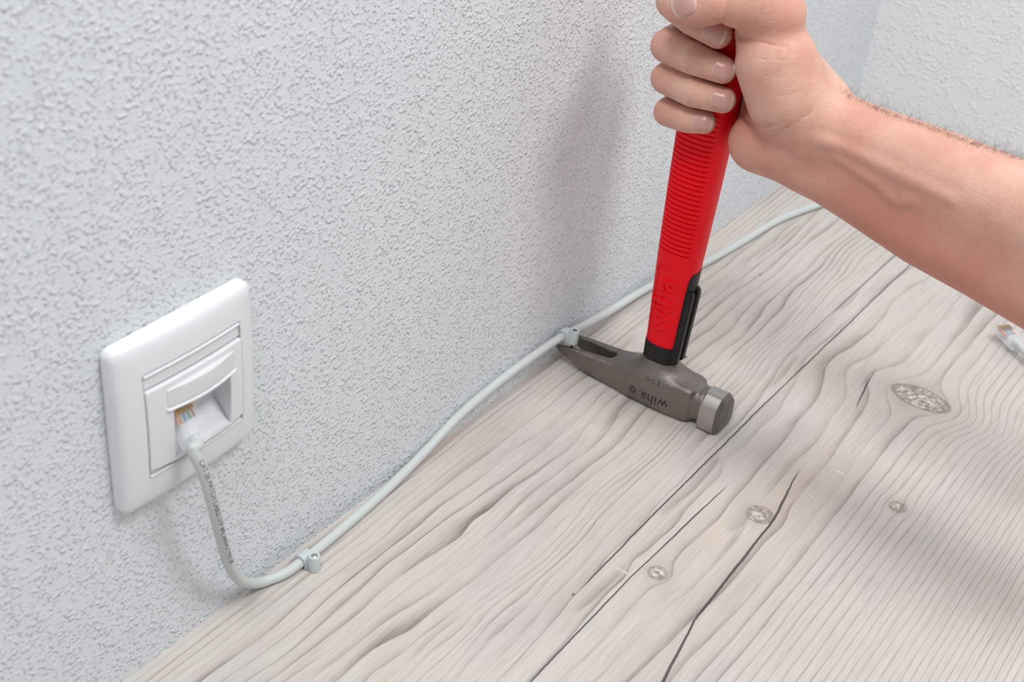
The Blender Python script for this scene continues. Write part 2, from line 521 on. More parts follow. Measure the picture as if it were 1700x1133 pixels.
def strip(name, y0, y1, z0, z1, x, mat, parent, bulge=0.0, bev=0.0005, x0=0.001):
    a = rrect(y0, y1, z0, z1, 0.0006)
    b = rrect(y0 + bev, y1 - bev, z0 + bev, z1 - bev, 0.0005)
    rr = [ring3(dens(a), x0, 0), ring3(dens(a), x - bev), ring3(dens(b), x)]
    for k in (0.25, 0.5, 0.75, 0.97):
        iy = (y1 - y0) / 2 * k * 0.98; iz = (z1 - z0) / 2 * k * 0.98
        rr.append(ring3(dens(rrect(y0 + bev + iy * .96, y1 - bev - iy * .96, z0 + bev + iz * .8, z1 - bev - iz * .8, 0.00012)), x))
    if bulge:
        for q in rr[1:]:
            u = (q[:, 1] - (y0 + y1) / 2) / ((y1 - y0) / 2)
            q[:, 0] += bulge * (1 - np.clip(u, -1, 1) ** 2)
    V, F = loft(rr)
    o = link(name, fix_normals(mesh(name, V, F)), mat, parent); smooth_by_angle(o, 30)
    return o
strip('upper_strip', MY0 + g_, MY1 - g_, TZ + 0.0006, MZ1 - g_ - 0.0012, 0.0064, M_PLATE, socket)
strip('upper_rib', MY0 + g_, MY1 - g_, MZ1 - g_ - 0.0014, MZ1 - g_, 0.0076, M_PLATE, socket)
strip('lower_strip', MY0 + g_, MY1 - g_, MZ0 + 0.0016, MZ0 + 0.0041, 0.0064, M_PLATE, socket)
strip('lower_rib', MY0 + g_, MY1 - g_, MZ0 + g_, MZ0 + 0.0014, 0.0076, M_PLATE, socket)
strip('label_window', 0.3160, 0.3563, 0.1540, 0.1636, 0.0079, M_LABEL, socket, bulge=0.0022, x0=0.007)
strip('label_ledge', 0.3155, 0.3568, 0.1528, 0.1540, 0.0088, M_PLATE, socket, bulge=0.0020, x0=0.007)
wv = [(0.0098, OY0 + .0002, OZ0 + .0004), (0.0098, OY1 - .0002, OZ0 + .0004), (-0.008, OY1 - .0002, OZ1 - 0.006), (-0.008, OY0 + .0002, OZ1 - 0.006),
      (-0.019, OY0 + .0002, OZ1 - 0.006), (-0.019, OY1 - .0002, OZ1 - 0.006), (-0.019, OY0 + .0002, OZ0 + .0004), (-0.019, OY1 - .0002, OZ0 + .0004)]
wf = [(0, 1, 2, 3), (3, 2, 5, 4), (4, 5, 7, 6), (6, 7, 1, 0), (0, 3, 4, 6), (1, 7, 5, 2)]
o = link('jack', fix_normals(mesh('jack', wv, wf)), M_PLATE, socket, smooth=False)

# ------------------------------------------------------------------ plug (8P8C): local x width, y length (tip at +y), z thickness
def make_plug(root, Mw):
    def put(name, me, mat, smooth=False, parent=root):
        map_mesh(me, lambda co: (Mw[:3, :3] @ co.T).T + Mw[:3, 3])
        o = link(name, me, mat, parent, smooth); return o
    W = 0.0117; L = 0.0215; H = 0.0066
    bm = bmesh.new()
    prof = [(-L / 2, -H / 2), (L / 2, -H / 2), (L / 2, H / 2 - 0.0006), (L / 2 - 0.0006, H / 2), (-L / 2 + 0.008, H / 2), (-L / 2 + 0.006, H / 2 - 0.0006), (-L / 2, H / 2 - 0.0006)]
    a = [bm.verts.new((-W / 2, p, q)) for p, q in prof]; b = [bm.verts.new((W / 2, p, q)) for p, q in prof]
    bm.faces.new(a[::-1]); bm.faces.new(b)
    for i in range(len(prof)):
        j = (i + 1) % len(prof); bm.faces.new((a[i], a[j], b[j], b[i]))
    bmesh.ops.recalc_face_normals(bm, faces=bm.faces[:])
    bmesh.ops.bevel(bm, geom=bm.edges[:], offset=0.00035, segments=2, affect='EDGES')
    me = bpy.data.meshes.new('housing'); bm.to_mesh(me); bm.free()
    house = put('connector_housing', me, M_CLEAR)
    # latch tongue under the body
    lv = []
    for k in range(7):
        s = k / 6; yy = L / 2 - 0.001 - s * 0.019; zz = -H / 2 - 0.0003 - 0.0024 * s
        w = 0.0030 - 0.0006 * s
        lv += [(-w, yy, zz), (w, yy, zz), (w, yy, zz - 0.0008), (-w, yy, zz - 0.0008)]
    lf = []
    for k in range(6):
        for i in range(4):
            j = (i + 1) % 4; lf.append((k * 4 + i, k * 4 + j, k * 4 + 4 + j, k * 4 + 4 + i))
    lf += [(3, 2, 1, 0), (24, 25, 26, 27)]
    put('latch', fix_normals(mesh('latch', lv, lf)), M_CLEAR)
    cols = [(232, 150, 110), (226, 120, 70), (190, 215, 200), (70, 120, 190), (190, 205, 225), (60, 170, 125), (205, 190, 180), (140, 95, 80)]
    for k in range(8):
        xx = (k - 3.5) * 0.00127
        wire = tube_me('wire', [(xx, L / 2 - 0.002, 0.0012), (xx, 0.004, 0.0012), (xx, 0.001, 0.0010)], 0.00055, 8)
        put('wire', wire, WIRE_M[k], True)
        put('contact', box_me('contact', (xx - 0.0002, L / 2 - 0.0058, 0.0016), (xx + 0.0002, L / 2 - 0.0006, H / 2 + 0.0001)), M_GOLD)
    return house
WCOL = [(232, 150, 110), (228, 120, 70), (170, 210, 190), (80, 125, 190), (190, 205, 225), (50, 160, 120), (215, 190, 175), (150, 95, 80)]
WIRE_M = [simple('wire_insulation', c, 0.4) for c in WCOL]

def basis(xa, ya, origin):
    ya = np.array(ya, float); ya /= np.linalg.norm(ya)
    xa = np.array(xa, float); xa -= ya * (xa @ ya); xa /= np.linalg.norm(xa)
    za = np.cross(xa, ya)
    m = np.eye(4); m[:3, 0] = xa; m[:3, 1] = ya; m[:3, 2] = za; m[:3, 3] = origin
    return m

# ------------------------------------------------------------------ cable along the wall
CR_ = 0.0028
plug_c = at(310, 703, 0, 0.0120)
plug_dir = np.array([-0.62, 0.04, 0.78]); plug_dir /= np.linalg.norm(plug_dir)
P = [plug_c - plug_dir * 0.006, plug_c - plug_dir * 0.0105]
for px, py, ax, val in ((321, 744, 0, 0.0185), (338, 785, 0, 0.0215), (354, 840, 0, 0.0225), (367, 893, 0, 0.0205), (380, 936, 0, 0.0160),
                        (401, 965, 0, 0.0098), (436, 967, 2, 0.0035), (470, 954, 2, 0.003), (506, 929, 2, 0.0031),
                        (580, 868, 2, 0.003), (640, 815, 2, 0.003), (700, 756, 0, 0.0038), (760, 693, 0, 0.0038),
                        (820, 641, 0, 0.0040), (870, 603, 0, 0.0045), (932, 560, 0, 0.0055), (965, 543, 0, 0.0058), (1010, 518, 0, 0.0062), (1080, 476, 0, 0.0060),
                        (1130, 455, 2, 0.003), (1170, 437, 2, 0.003), (1230, 403, 2, 0.003), (1290, 367, 2, 0.003), (1340, 347, 2, 0.003), (1420, 322, 2, 0.003), (1520, 300, 2, 0.003)):
    P.append(at(px, py, ax, val))
path = catmull(P, 14)
path[:, 2] = np.maximum(path[:, 2], 0.0029)
path[:, 0] = np.maximum(path[:, 0], 0.0034)
cable = empty('network_cable', tuple(P[10]))
tag(cable, 'grey network cable plugged into the socket and clipped along the wall base', 'cable')
link('cable_jacket', tube_me('cable_jacket', path, CR_, 24), M_CABLE, cable)
hs = make_plug(cable, basis((0, 1, 0), plug_dir, plug_c))
# printed lettering along the hanging length
seglen = np.r_[0, np.cumsum(np.linalg.norm(np.diff(path, axis=0), axis=1))]
T_, N_, B_ = frames(path)
def on_cable(co, s0, toward, lift=0.00005):
    out = np.empty_like(co)
    for i, (u, v, w) in enumerate(co):
        s = s0 + u
        c = np.array([np.interp(s, seglen, path[:, k]) for k in range(3)])
        tt = np.array([np.interp(s, seglen, T_[:, k]) for k in range(3)]); tt /= np.linalg.norm(tt)
        n = np.array(toward) - c; n -= tt * (n @ tt); n /= np.linalg.norm(n)
        b = np.cross(n, tt)
        a = v / CR_ 
        out[i] = c + (CR_ + lift) * (math.cos(a) * n + math.sin(a) * b)
    return out
me = text_me('CAT.5E PATCH CABLE UTP 4PR 24AWG TYPE CM', 0.0036, offset=0.00004)
slice_mesh(me, 1, 0.0006); slice_mesh(me, 0, 0.002)
bb = [v.co.x for v in me.vertices]
half = (max(bb) - min(bb)) / 2
map_mesh(me, lambda co: on_cable(co, 0.013 + half, (0.42, 0.20, 0.50)))
link('printed_lettering', me, M_PRINT, cable, False)

# ------------------------------------------------------------------ cable clips
def make_clip(name, cpos, tdir, label, nailmat, lifted):
    """C-shaped saddle over the cable plus a round nail post on the room side"""
    cpos = np.array(cpos)
    root = empty(name, tuple(cpos + np.array([0, 0, -CR_])))
    tag(root, label, 'cable clip', 'plastic cable clips with nails')
    t = np.array(tdir, float); t /= np.linalg.norm(t)
    side = np.cross(t, (0, 0, 1)); side /= np.linalg.norm(side)
    if side[0] < 0: side = -side
    up = np.cross(side, t); up *= np.sign(up[2])
    R2, L2 = 0.0046, 0.0036
    ri = CR_ + 0.00022
    prof = []
    for a in np.linspace(195, 0, 18): prof.append((R2 * math.cos(math.radians(a)), R2 * math.sin(math.radians(a))))
    prof.append((R2, -CR_))
    prof.append((ri, -CR_))
    for a in np.linspace(0, 195, 18): prof.append((ri * math.cos(math.radians(a)), ri * math.sin(math.radians(a))))
    rr = []
    for s in (-L2, -L2 + 0.0003, L2 - 0.0003, L2):
        k = 0.0 if abs(s) < L2 else 1.0
        rr.append(np.array([cpos + t * s + side * p * (1 - 0.02 * k) + up * q * (1 - 0.02 * k) for p, q in prof]))
    V, F = loft(rr)
    o = link('saddle', fix_normals(mesh('saddle', V, F)), M_CLIP, root); smooth_by_angle(o, 45)
    pc = cpos + side * 0.0068
    ang = np.linspace(0, 2 * math.pi, 28, endpoint=False)
    rr = []
    for q, r in ((-CR_, 0.0032), (0.0062, 0.0032), (0.0068, 0.0029), (0.0068, 0.0018), (0.0062, 0.0017)):
        rr.append(np.array([pc + up * q + r * (math.cos(a) * t + math.sin(a) * side) for a in ang]))
    V, F = loft(rr)
    o = link('nail_post', fix_normals(mesh('nail_post', V, F)), M_CLIP, root); smooth_by_angle(o, 40)
    web = []
    for s in (-0.0026, 0.0026):
        web.append([cpos + t * s + side * a + up * b for a, b in ((0.0038, -CR_), (0.0060, -CR_), (0.0060, 0.0045), (0.0026, 0.0036))])
    V, F = loft([np.array(w) for w in web])
    link('bridge', fix_normals(mesh('bridge', V, F)), M_CLIP, root, False)
    zn = -CR_ - (0.0070 if lifted else 0.0)
    rr = []
    for q, r in ((zn - (0.004 if lifted else 0), 0.00012), (zn + 0.002, 0.0008), (0.0064, 0.0008), (0.0064, 0.0016), (0.0067, 0.0016), (0.0070, 0.0012), (0.0072, 0.0004)):
        rr.append(np.array([pc + up * q + r * (math.cos(a) * t + math.sin(a) * side) for a in ang[::2]]))
    V, F = loft(rr)
    o = link('nail', fix_normals(mesh('nail', V, F)), nailmat, root); smooth_by_angle(o, 40)
    return root
def near(px, py, axis, val):
    q = at(px, py, axis, val); i = int(np.argmin(np.linalg.norm(path - q, axis=1)))
    return path[i], T_[i]
c1, t1 = near(505, 930, 2, 0.003)
make_clip('cable_clip', c1, t1, 'grey cable clip nailed flat to the floor below the socket', M_NAIL, False)
c2, t2 = near(938, 557, 0, 0.0055)
make_clip('cable_clip', c2, t2, 'grey cable clip lifted off the floor between the hammer claws', M_NAILD, True)

# ------------------------------------------------------------------ loose cable end on the right
lc = empty('loose_network_cable', tuple(at(1690, 590, 2, 0.0)))
tag(lc, 'loose grey network cable end with clear plug lying by the big knot', 'cable')
pa = (at(1653, 551, 2, 0.0085) + at(1671, 539, 2, 0.0085)) / 2
pb = (at(1682, 582, 2, 0.0080) + at(1702, 566, 2, 0.0080)) / 2
d = pa - pb; d /= np.linalg.norm(d)
wv_ = at(1671, 539, 2, 0.0085) - at(1653, 551, 2, 0.0085)
mloose = basis(wv_, d, (pa + pb) / 2)
if mloose[2, 2] < 0:
    mloose = basis(-wv_, d, (pa + pb) / 2)
make_plug(lc, mloose)
e0 = (pa + pb) / 2 - d * 0.005
e1 = (pa + pb) / 2 - d * 0.012
LP = [e0, e1, e1 - d * 0.02 + np.array([0, 0, -0.001]), e1 - d * 0.05 + np.array([0.004, -0.003, -0.002]), e1 - d * 0.12 + np.array([0.03, -0.03, 0]), e1 - d * 0.2 + np.array([0.10, -0.05, 0])]
lp = catmull(LP, 12); lp[:, 2] = np.maximum(lp[:, 2], 0.0029)
link('cable_jacket', tube_me('cable_jacket', lp, CR_, 20), M_CABLE, lc)

# ------------------------------------------------------------------ implicit-surface tools
def surface_nets(D, xs, ys, zs):
    S = D < 0
    nx, ny, nz = D.shape
    cnt = np.zeros((nx - 1, ny - 1, nz - 1), np.int8)
    for a in (0, 1):
        for b in (0, 1):
            for c in (0, 1):
                cnt += S[a:nx - 1 + a, b:ny - 1 + b, c:nz - 1 + c]
    act = np.argwhere((cnt > 0) & (cnt < 8))
    ids = -np.ones((nx - 1, ny - 1, nz - 1), np.int32)
    ids[act[:, 0], act[:, 1], act[:, 2]] = np.arange(len(act))
    cor = [(a, b, c) for a in (0, 1) for b in (0, 1) for c in (0, 1)]
    val = {k: D[act[:, 0] + k[0], act[:, 1] + k[1], act[:, 2] + k[2]] for k in cor}
    acc = np.zeros((len(act), 3)); n = np.zeros(len(act))
    for k in cor:
        for ax in range(3):
            if k[ax] == 0:
                k2 = list(k); k2[ax] = 1; k2 = tuple(k2)
                d0, d1 = val[k], val[k2]
                cr = (d0 < 0) != (d1 < 0)
                tt = np.where(cr, d0 / np.where(cr, d0 - d1, 1), 0)
                p = np.tile(np.array(k, float), (len(act), 1)); p[:, ax] += tt
                acc += p * cr[:, None]; n += cr
    fr = acc / n[:, None]
    V = np.empty((len(act), 3))
    for ax, g in enumerate((xs, ys, zs)):
        i = act[:, ax]; V[:, ax] = g[i] + fr[:, ax] * (g[i + 1] - g[i])
    Q = []
    def add(A, B, cells):
        e = np.argwhere(A != B)
        return e
    # x edges
    e = np.argwhere(S[:-1, 1:-1, 1:-1] != S[1:, 1:-1, 1:-1]); i, j, k = e[:, 0], e[:, 1] + 1, e[:, 2] + 1
    q = np.stack([ids[i, j - 1, k - 1], ids[i, j, k - 1], ids[i, j, k], ids[i, j - 1, k]], 1)
    fl_ = ~S[i, j, k]; q[fl_] = q[fl_][:, ::-1]; Q.append(q)
    e = np.argwhere(S[1:-1, :-1, 1:-1] != S[1:-1, 1:, 1:-1]); i, j, k = e[:, 0] + 1, e[:, 1], e[:, 2] + 1
    q = np.stack([ids[i - 1, j, k - 1], ids[i - 1, j, k], ids[i, j, k], ids[i, j, k - 1]], 1)
    fl_ = ~S[i, j, k]; q[fl_] = q[fl_][:, ::-1]; Q.append(q)
    e = np.argwhere(S[1:-1, 1:-1, :-1] != S[1:-1, 1:-1, 1:]); i, j, k = e[:, 0] + 1, e[:, 1] + 1, e[:, 2]
    q = np.stack([ids[i - 1, j - 1, k], ids[i, j - 1, k], ids[i, j, k], ids[i - 1, j, k]], 1)
    fl_ = ~S[i, j, k]; q[fl_] = q[fl_][:, ::-1]; Q.append(q)
    return V, np.concatenate(Q)

def smin(a, b, k):
    h = np.maximum(k - np.abs(a - b), 0) / k
    return np.minimum(a, b) - h * h * k * 0.25
def smax(a, b, k): return -smin(-a, -b, k)
def cone(X, Y, Z, a, b, ra, rb):
    ba = np.asarray(b) - np.asarray(a); L = ba @ ba
    px, py, pz = X - a[0], Y - a[1], Z - a[2]
    h = np.clip((px * ba[0] + py * ba[1] + pz * ba[2]) / L, 0, 1)
    return np.sqrt((px - h * ba[0]) ** 2 + (py - h * ba[1]) ** 2 + (pz - h * ba[2]) ** 2) - (ra + (rb - ra) * h)

# ------------------------------------------------------------------ hammer
HX = lambda z: np.interp(z, [0, 40, 110, 185, 260, 330], [74.0, 74.6, 75.6, 76.8, 78.2, 79.5])
HY0 = 661.0
HA = lambda z: np.interp(z, [30, 45, 75, 110, 150, 185, 230, 280, 312], [10.8, 11.2, 12.5, 13.9, 15.2, 16.0, 16.2, 16.4, 17.6])
HB = lambda z: np.interp(z, [30, 45, 75, 110, 150, 185, 230, 280, 312], [9.0, 9.3, 10.3, 11.4, 12.4, 13.0, 13.2, 13.4, 14.6])
NE = 2.45
def metal(name, rgb, rough, grain):
    t = NT(name); B = t.bsdf
    (X, Y, Z), v = t.pos()
    n = t.noise(v, 900.0, 3.0, 0.6); n2 = t.noise(v, 90.0, 3.0, 0.6)
    c = lin(*rgb)
    t.l.new(t.mix(n2, tuple(x * 0.8 for x in c[:3]) + (1,), tuple(min(1, x * 1.15) for x in c[:3]) + (1,)), B.inputs['Base Color'])
    B.inputs['Metallic'].default_value = 1.0
    t.put(n * 0.25 + (rough - 0.12), B.inputs['Roughness'])
    t.bump(n, grain)
    return t.mat
M_FORGE = metal('forged_steel', (142, 134, 130), 0.37, 0.00045)
def mat_brushed():
    t = NT('ground_steel'); B = t.bsdf
    (X, Y, Z), v = t.pos()
    n = t.noise(t.vec(X * 3000.0, Y * 120.0, Z * 120.0), 1.0, 2.0)
    B.inputs['Base Color'].default_value = lin(182, 178, 174)
    B.inputs['Metallic'].default_value = 1.0
    t.put(n * 0.15 + 0.25, B.inputs['Roughness'])
    t.bump(n, 0.00004)
    return t.mat
M_BELL = mat_brushed()
M_RED = simple('red_rubber', (244, 2, 28), 0.45, vary=0.05, spec=0.28, bump=(1500, 0.00006))
M_GROOVE = M_RED
M_BLACK = simple('black_rubber', (20, 20, 21), 0.42, spec=0.4, bump=(1200, 0.00006))
M_STAMP = simple('stamp_ink', (62, 58, 57), 0.6, 0.3)

hammer = empty('claw_hammer', (0.075, 0.661, 0.0))
tag(hammer, 'red handled claw hammer standing head down beside the wall', 'hammer')

def head_sdf(X, Y, Z):
    zb = np.interp(X, [2, 12, 22, 34, 46, 103, 104.5, 107, 112, 118], [10.6, 6.2, 3.2, 1.3, 0.0, 0.0, 0.4, 2.2, 2.2, 2.2])
    zt = np.interp(X, [2, 6, 12, 18, 28, 42, 55, 85, 99, 103.5, 106, 109, 118], [12.0, 12.9, 14.2, 15.4, 16.4, 17.8, 20.5, 23.0, 24.6, 24.4, 22.8, 23.2, 23.2])
    hw = np.interp(X, [2, 8, 40, 70, 98, 103, 105, 118], [9.3, 10.0, 10.6, 11.0, 11.6, 11.4, 9.8, 9.8])
    rr = np.interp(X, [2, 20, 45, 100, 104, 107], [1.2, 2.0, 2.6, 2.8, 5.0, 7.0])
    cz = (zb + zt) / 2; hz = (zt - zb) / 2
    rr = np.minimum(rr, hz * 0.95)
    qy = np.abs(Y - HY0) - hw + rr; qz = np.abs(Z - cz) - hz + rr
    d = np.minimum(np.maximum(qy, qz), 0) + np.sqrt(np.maximum(qy, 0) ** 2 + np.maximum(qz, 0) ** 2) - rr
    d = smax(d, 2.5 - X, 1.5); d = np.maximum(d, X - 116.0)
    # neck up to the handle
    ex, ey = 11.0, 9.0
    ax = HX(Z)
    dn = (np.sqrt(((X - ax) / ex) ** 2 + ((Y - HY0) / ey) ** 2) - 1) * 9.5
    dn = smax(dn, np.abs(Z - 26) - 16, 1.0)
    d = smin(d, dn, 17.0)
    # claw slot: open V, shallower towards its root
    gap = np.interp(X, [0, 8, 20, 34, 43], [6.1, 6.0, 5.2, 3.7, 2.6])
    gap = gap - np.maximum(X - 39, 0) ** 2 * 0.14
    fl_ = np.interp(X, [0, 26, 31, 41, 43.5], [-30, -30, 3, 12.5, 16])
    rise = np.interp(Z - cz, [-8, 0, 8], [-0.1, 0, 1.3])
    ds = np.maximum(np.maximum(np.abs(Y - HY0) - gap - rise, X - 42.5), fl_ - Z)
    return smax(d, -ds, 1.4)
h = 0.55
xs = np.arange(0, 119, h); ysg = np.arange(HY0 - 15, HY0 + 15, h); zsg = np.arange(-2, 46, h)
D = head_sdf(*np.meshgrid(xs, ysg, zsg, indexing='ij'))
V, Q = surface_nets(D, xs, ysg, zsg)
V[:, 2] = np.maximum(V[:, 2], 0.02)
head = link('hammer_head', np_mesh('hammer_head', V / 1000, Q), M_FORGE, hammer)
# bell with chamfered striking face
def octo(x, grow, z0=0.05):
    w, top, ct, cb = 11.6 + grow, 25.6 + grow, 7.0, 2.6
    pts = [(-w + cb, z0 - grow * .2), (w - cb, z0 - grow * .2), (w, cb), (w, top - ct), (w - ct, top), (-w + ct, top), (-w, top - ct), (-w, cb)]
    for it in range(2):
        out = []
        for i in range(len(pts)):
            a, b = np.array(pts[i]), np.array(pts[(i + 1) % len(pts)])
            k = min(0.25, 1.6 / np.linalg.norm(b - a)) if it == 0 else 0.25
            out += [a + (b - a) * k, b - (b - a) * k]
        pts = out
    return np.array([(x, HY0 + p, q) for p, q in pts])
def octs(x, s):
    o_ = octo(x, 0); c_ = np.array([x, HY0, 12.8]); return c_ + (o_ - c_) * s
rg = [octs(110.4, 0.80), octs(111.0, 0.96), octs(111.8, 1.0), octs(122.2, 1.0), octs(124.6, 0.86), octs(124.9, 0.83), octs(125.3, 0.4)]
for r_ in rg: r_[:, 2] = np.maximum(r_[:, 2], 0.05)
V, F = loft(rg[:4])
o = link('poll', fix_normals(mesh('poll', V / 1000, F)), M_BELL, hammer); smooth_by_angle(o, 18)
V, F = loft([r_ + np.array([0.02, 0, 0]) for r_ in rg[3:]])
face = link('striking_face', fix_normals(mesh('striking_face', V / 1000, F)), metal('worn_face_steel', (128, 124, 121), 0.42, 0.0003), hammer); smooth_by_angle(face, 18)
# stamped words, head hangs upside down so they read rotated
def on_side(me, cx, cz, rot=math.pi, name='stamped_lettering'):
    def f(co):
        c_, s_ = math.cos(rot), math.sin(rot)
        u = co[:, 0] * c_ - co[:, 1] * s_; v = co[:, 0] * s_ + co[:, 1] * c_
        x = cx + u; z = cz + v
        # march in from the viewer's side onto the steel
        y = np.full_like(x, HY0 - 16.0)
        for _ in range(60):
            y += np.clip(head_sdf(x, y, z), -0.3, 2.0) * 0.7
        return np.stack([x, y - 0.05, z], 1) / 1000
    return link(name, map_mesh(me, f), M_STAMP, head, False)
me = text_me('wiha', 9.6, offset=0.12, spacing=1.06); slice_mesh(me, 1, 1.5); on_side(me, 81.0, 8.6)
me = text_me('EGH', 4.2, spacing=1.5); slice_mesh(me, 1, 1.0); on_side(me, 78.0, 22.0)
def ring_me(r0, r1, n=36, a0=0):
    V = []; F = []
    for i in range(n):
        a = 2 * math.pi * i / n + a0
        V += [(r0 * math.cos(a), r0 * math.sin(a), 0), (r1 * math.cos(a), r1 * math.sin(a), 0)]
    for i in range(n):
        j = (i + 1) % n; F.append((2 * i, 2 * j, 2 * j + 1, 2 * i + 1))
    return mesh('ring', V, F)
on_side(ring_me(2.3, 2.8), 65.0, 9.0, name='stamped_emblem')
on_side(ring_me(1.1, 2.0, 6), 65.0, 9.0, name='stamped_emblem')

me = text_me('wiha', 5.6, extrude=0.12, offset=0.1)
map_mesh(me, lambda co: np.stack([125.15 + co[:, 2] + np.clip(0.3 - np.hypot(co[:, 0], co[:, 1]) * 0.05, -0.3, 0.1), HY0 - co[:, 0] * 0.94 + co[:, 1] * 0.34, 13.0 - co[:, 1] * 0.94 - co[:, 0] * 0.34], 1) / 1000)
link('raised_lettering', me, face.data.materials[0], face, False)
def hring(z, off=0.0, n=112, groove=None):
    th = np.linspace(0, 2 * math.pi, n, endpoint=False)
    a, b = HA(z) + off, HB(z) + off
    c, s = np.cos(th), np.sin(th)
    rr = (np.abs(c / a) ** NE + np.abs(s / b) ** NE) ** (-1 / NE)
    if groove is not None: rr = rr - groove(th, c)
    return np.stack([HX(z) + rr * c, HY0 + rr * s, np.full(n, z)], 1)
# red sleeve with finger grooves across both broad sides
def gmask(th, c):
    s = np.sin(th)
    m = np.clip((0.76 - c) / 0.05, 0, 1) * np.clip((c + 0.985) / 0.03, 0, 1)
    return m
zz = [44.6, 44.8, 45.4]
rg = [hring(44.6, -1.0), hring(44.8, -0.25), hring(45.4, 0)]
z = 47.0
groove_z = [113.0 + 3.18 * k for k in range(60)]
lev = [(z, 0.0) for z in np.arange(47, 111, 2.0)]
for gz in groove_z:
    if gz > 303: break
    lev += [(gz - 0.45, 0.0), (gz - 0.34, 1.3), (gz, 1.6), (gz + 0.34, 1.3), (gz + 0.45, 0.0)]
lev += [(304.5, 0)]
for z, dep in lev:
    rg.append(hring(z, 0, groove=(lambda th, c, dep=dep: dep * gmask(th, c)) if dep else None))
for z, off in ((307, 0), (310, -0.6), (311.6, -2), (312.4, -5)): rg.append(hring(z, off))
V, F = loft(rg)
o = link('grip_sleeve', fix_normals(mesh('grip_sleeve', V / 1000, F)), M_RED, hammer); smooth_by_angle(o, 50)
# black collar
rg = [hring(z, off) for z, off in ((31.5, -2.0), (32.2, 0.2), (33.2, 0.55), (43.6, 0.45), (44.9, 0.30), (45.1, -0.6))]
V, F = loft(rg)
o = link('collar', fix_normals(mesh('collar', V / 1000, F)), M_BLACK, hammer); smooth_by_angle(o, 45)
# black nail holder down the face side of the grip
def side_patch(z0, z1, off0, off1, halfang, n=20, m=20):
    R_ = []
    for z in np.linspace(z0, z1, m):
        th = np.linspace(-halfang(z), halfang(z), n)
        pts = []
        for off, seq in ((off1, th), (off0, th[::-1])):
            a, b = HA(z) + off, HB(z) + off
            c, s = np.cos(seq), np.sin(seq)
            rr = (np.abs(c / a) ** NE + np.abs(s / b) ** NE) ** (-1 / NE)
            pts.append(np.stack([HX(z) + rr * c, HY0 + rr * s, np.full(n, z)], 1))
        R_.append(np.concatenate(pts))
    return loft(R_)
V, F = side_patch(34.0, 100.5, -1.5, 0.35, lambda z: math.radians(np.interp(z, [34, 88, 97, 100.5], [33, 33, 30, 22])))
hold = link('nail_holder', fix_normals(mesh('nail_holder', V / 1000, F)), M_BLACK, hammer); smooth_by_angle(hold, 45)
def bar(y0, y1, z0, z1, out0, out1, name):
    rg = []
    for z, o0, iy in ((z0, out0, 1.2), (z0 + 1.2, out1, 0.0), (z1 - 4, out1, 0.0), (z1 - 1.2, out1 - 0.5, 0.6), (z1, out1 - 1.6, 1.4)):
        xa = HX(z) + HA(z)
        rg.append(np.array([(xa - 3.0, HY0 + y0 + iy * .3, z), (xa + o0 - 0.8, HY0 + y0 + iy * .3, z), (xa + o0, HY0 + y0 + 0.8 + iy * .3, z),
                            (xa + o0, HY0 + y1 - 0.8 - iy * .3, z), (xa + o0 - 0.8, HY0 + y1 - iy * .3, z), (xa - 3.0, HY0 + y1 - iy * .3, z)]))
    V, F = loft(rg)
    o = link(name, fix_normals(mesh(name, V / 1000, F)), M_BLACK, hold); smooth_by_angle(o, 30)
bar(-6.2, -1.6, 33.5, 88.0, 1.4, 2.6, 'holder_rail')
bar(1.6, 6.2, 33.5, 88.0, 1.4, 2.6, 'holder_rail')
# raised word and frame on the grip
def on_grip(co, zc, rot90=True):
    zt_ = zc + co[:, 0]; v = -co[:, 1]
    xo = v
    a, b = HA(zt_), HB(zt_)
    y = HY0 - b * np.maximum(1 - np.abs(xo / a) ** NE, 0.02) ** (1 / NE)
    return np.stack([HX(zt_) + xo, y - 0.12 - (co[:, 2] + 0.25), zt_], 1) / 1000
me = text_me('wiha', 21.0, extrude=0.40, offset=0.30, spacing=1.0)
slice_mesh(me, 1, 1.0); slice_mesh(me, 0, 4.0)
map_mesh(me, lambda co: on_grip(co, 75.5) + np.array([-0.0012, 0, 0]))
link('raised_lettering', me, M_RED, hammer, False)
fr = dens(rrect(-27.5, 27.5, -7.6, 7.6, 2.0, 5), 8); fr2 = dens(rrect(-26.9, 26.9, -7.0, 7.0, 1.6, 5), 8)
V = []; n = len(fr)
for lev_, z in ((fr, -0.3), (fr, 0.0), (fr2, 0.0), (fr2, -0.3)):
    V.append(np.stack([lev_[:, 0], lev_[:, 1], np.full(n, z)], 1))
VV = np.concatenate(V)
VV = on_grip(VV, 74.5) + np.array([-0.0012, 0, 0])
F = []
for r_ in range(3):
    for i in range(n):
        j = (i + 1) % n; F.append((r_ * n + i, r_ * n + j, (r_ + 1) * n + j, (r_ + 1) * n + i))
link('raised_border', fix_normals(mesh('raised_border', VV, F)), M_RED, hammer)

# ------------------------------------------------------------------ hand and forearm
mm = lambda px, py, y: at(px, py, 1, y / 1000.0) * 1000.0
HAND = []     # (points, radii, k)
def chain(pts, rad, k): HAND.append((np.array(pts, float), list(rad), k))
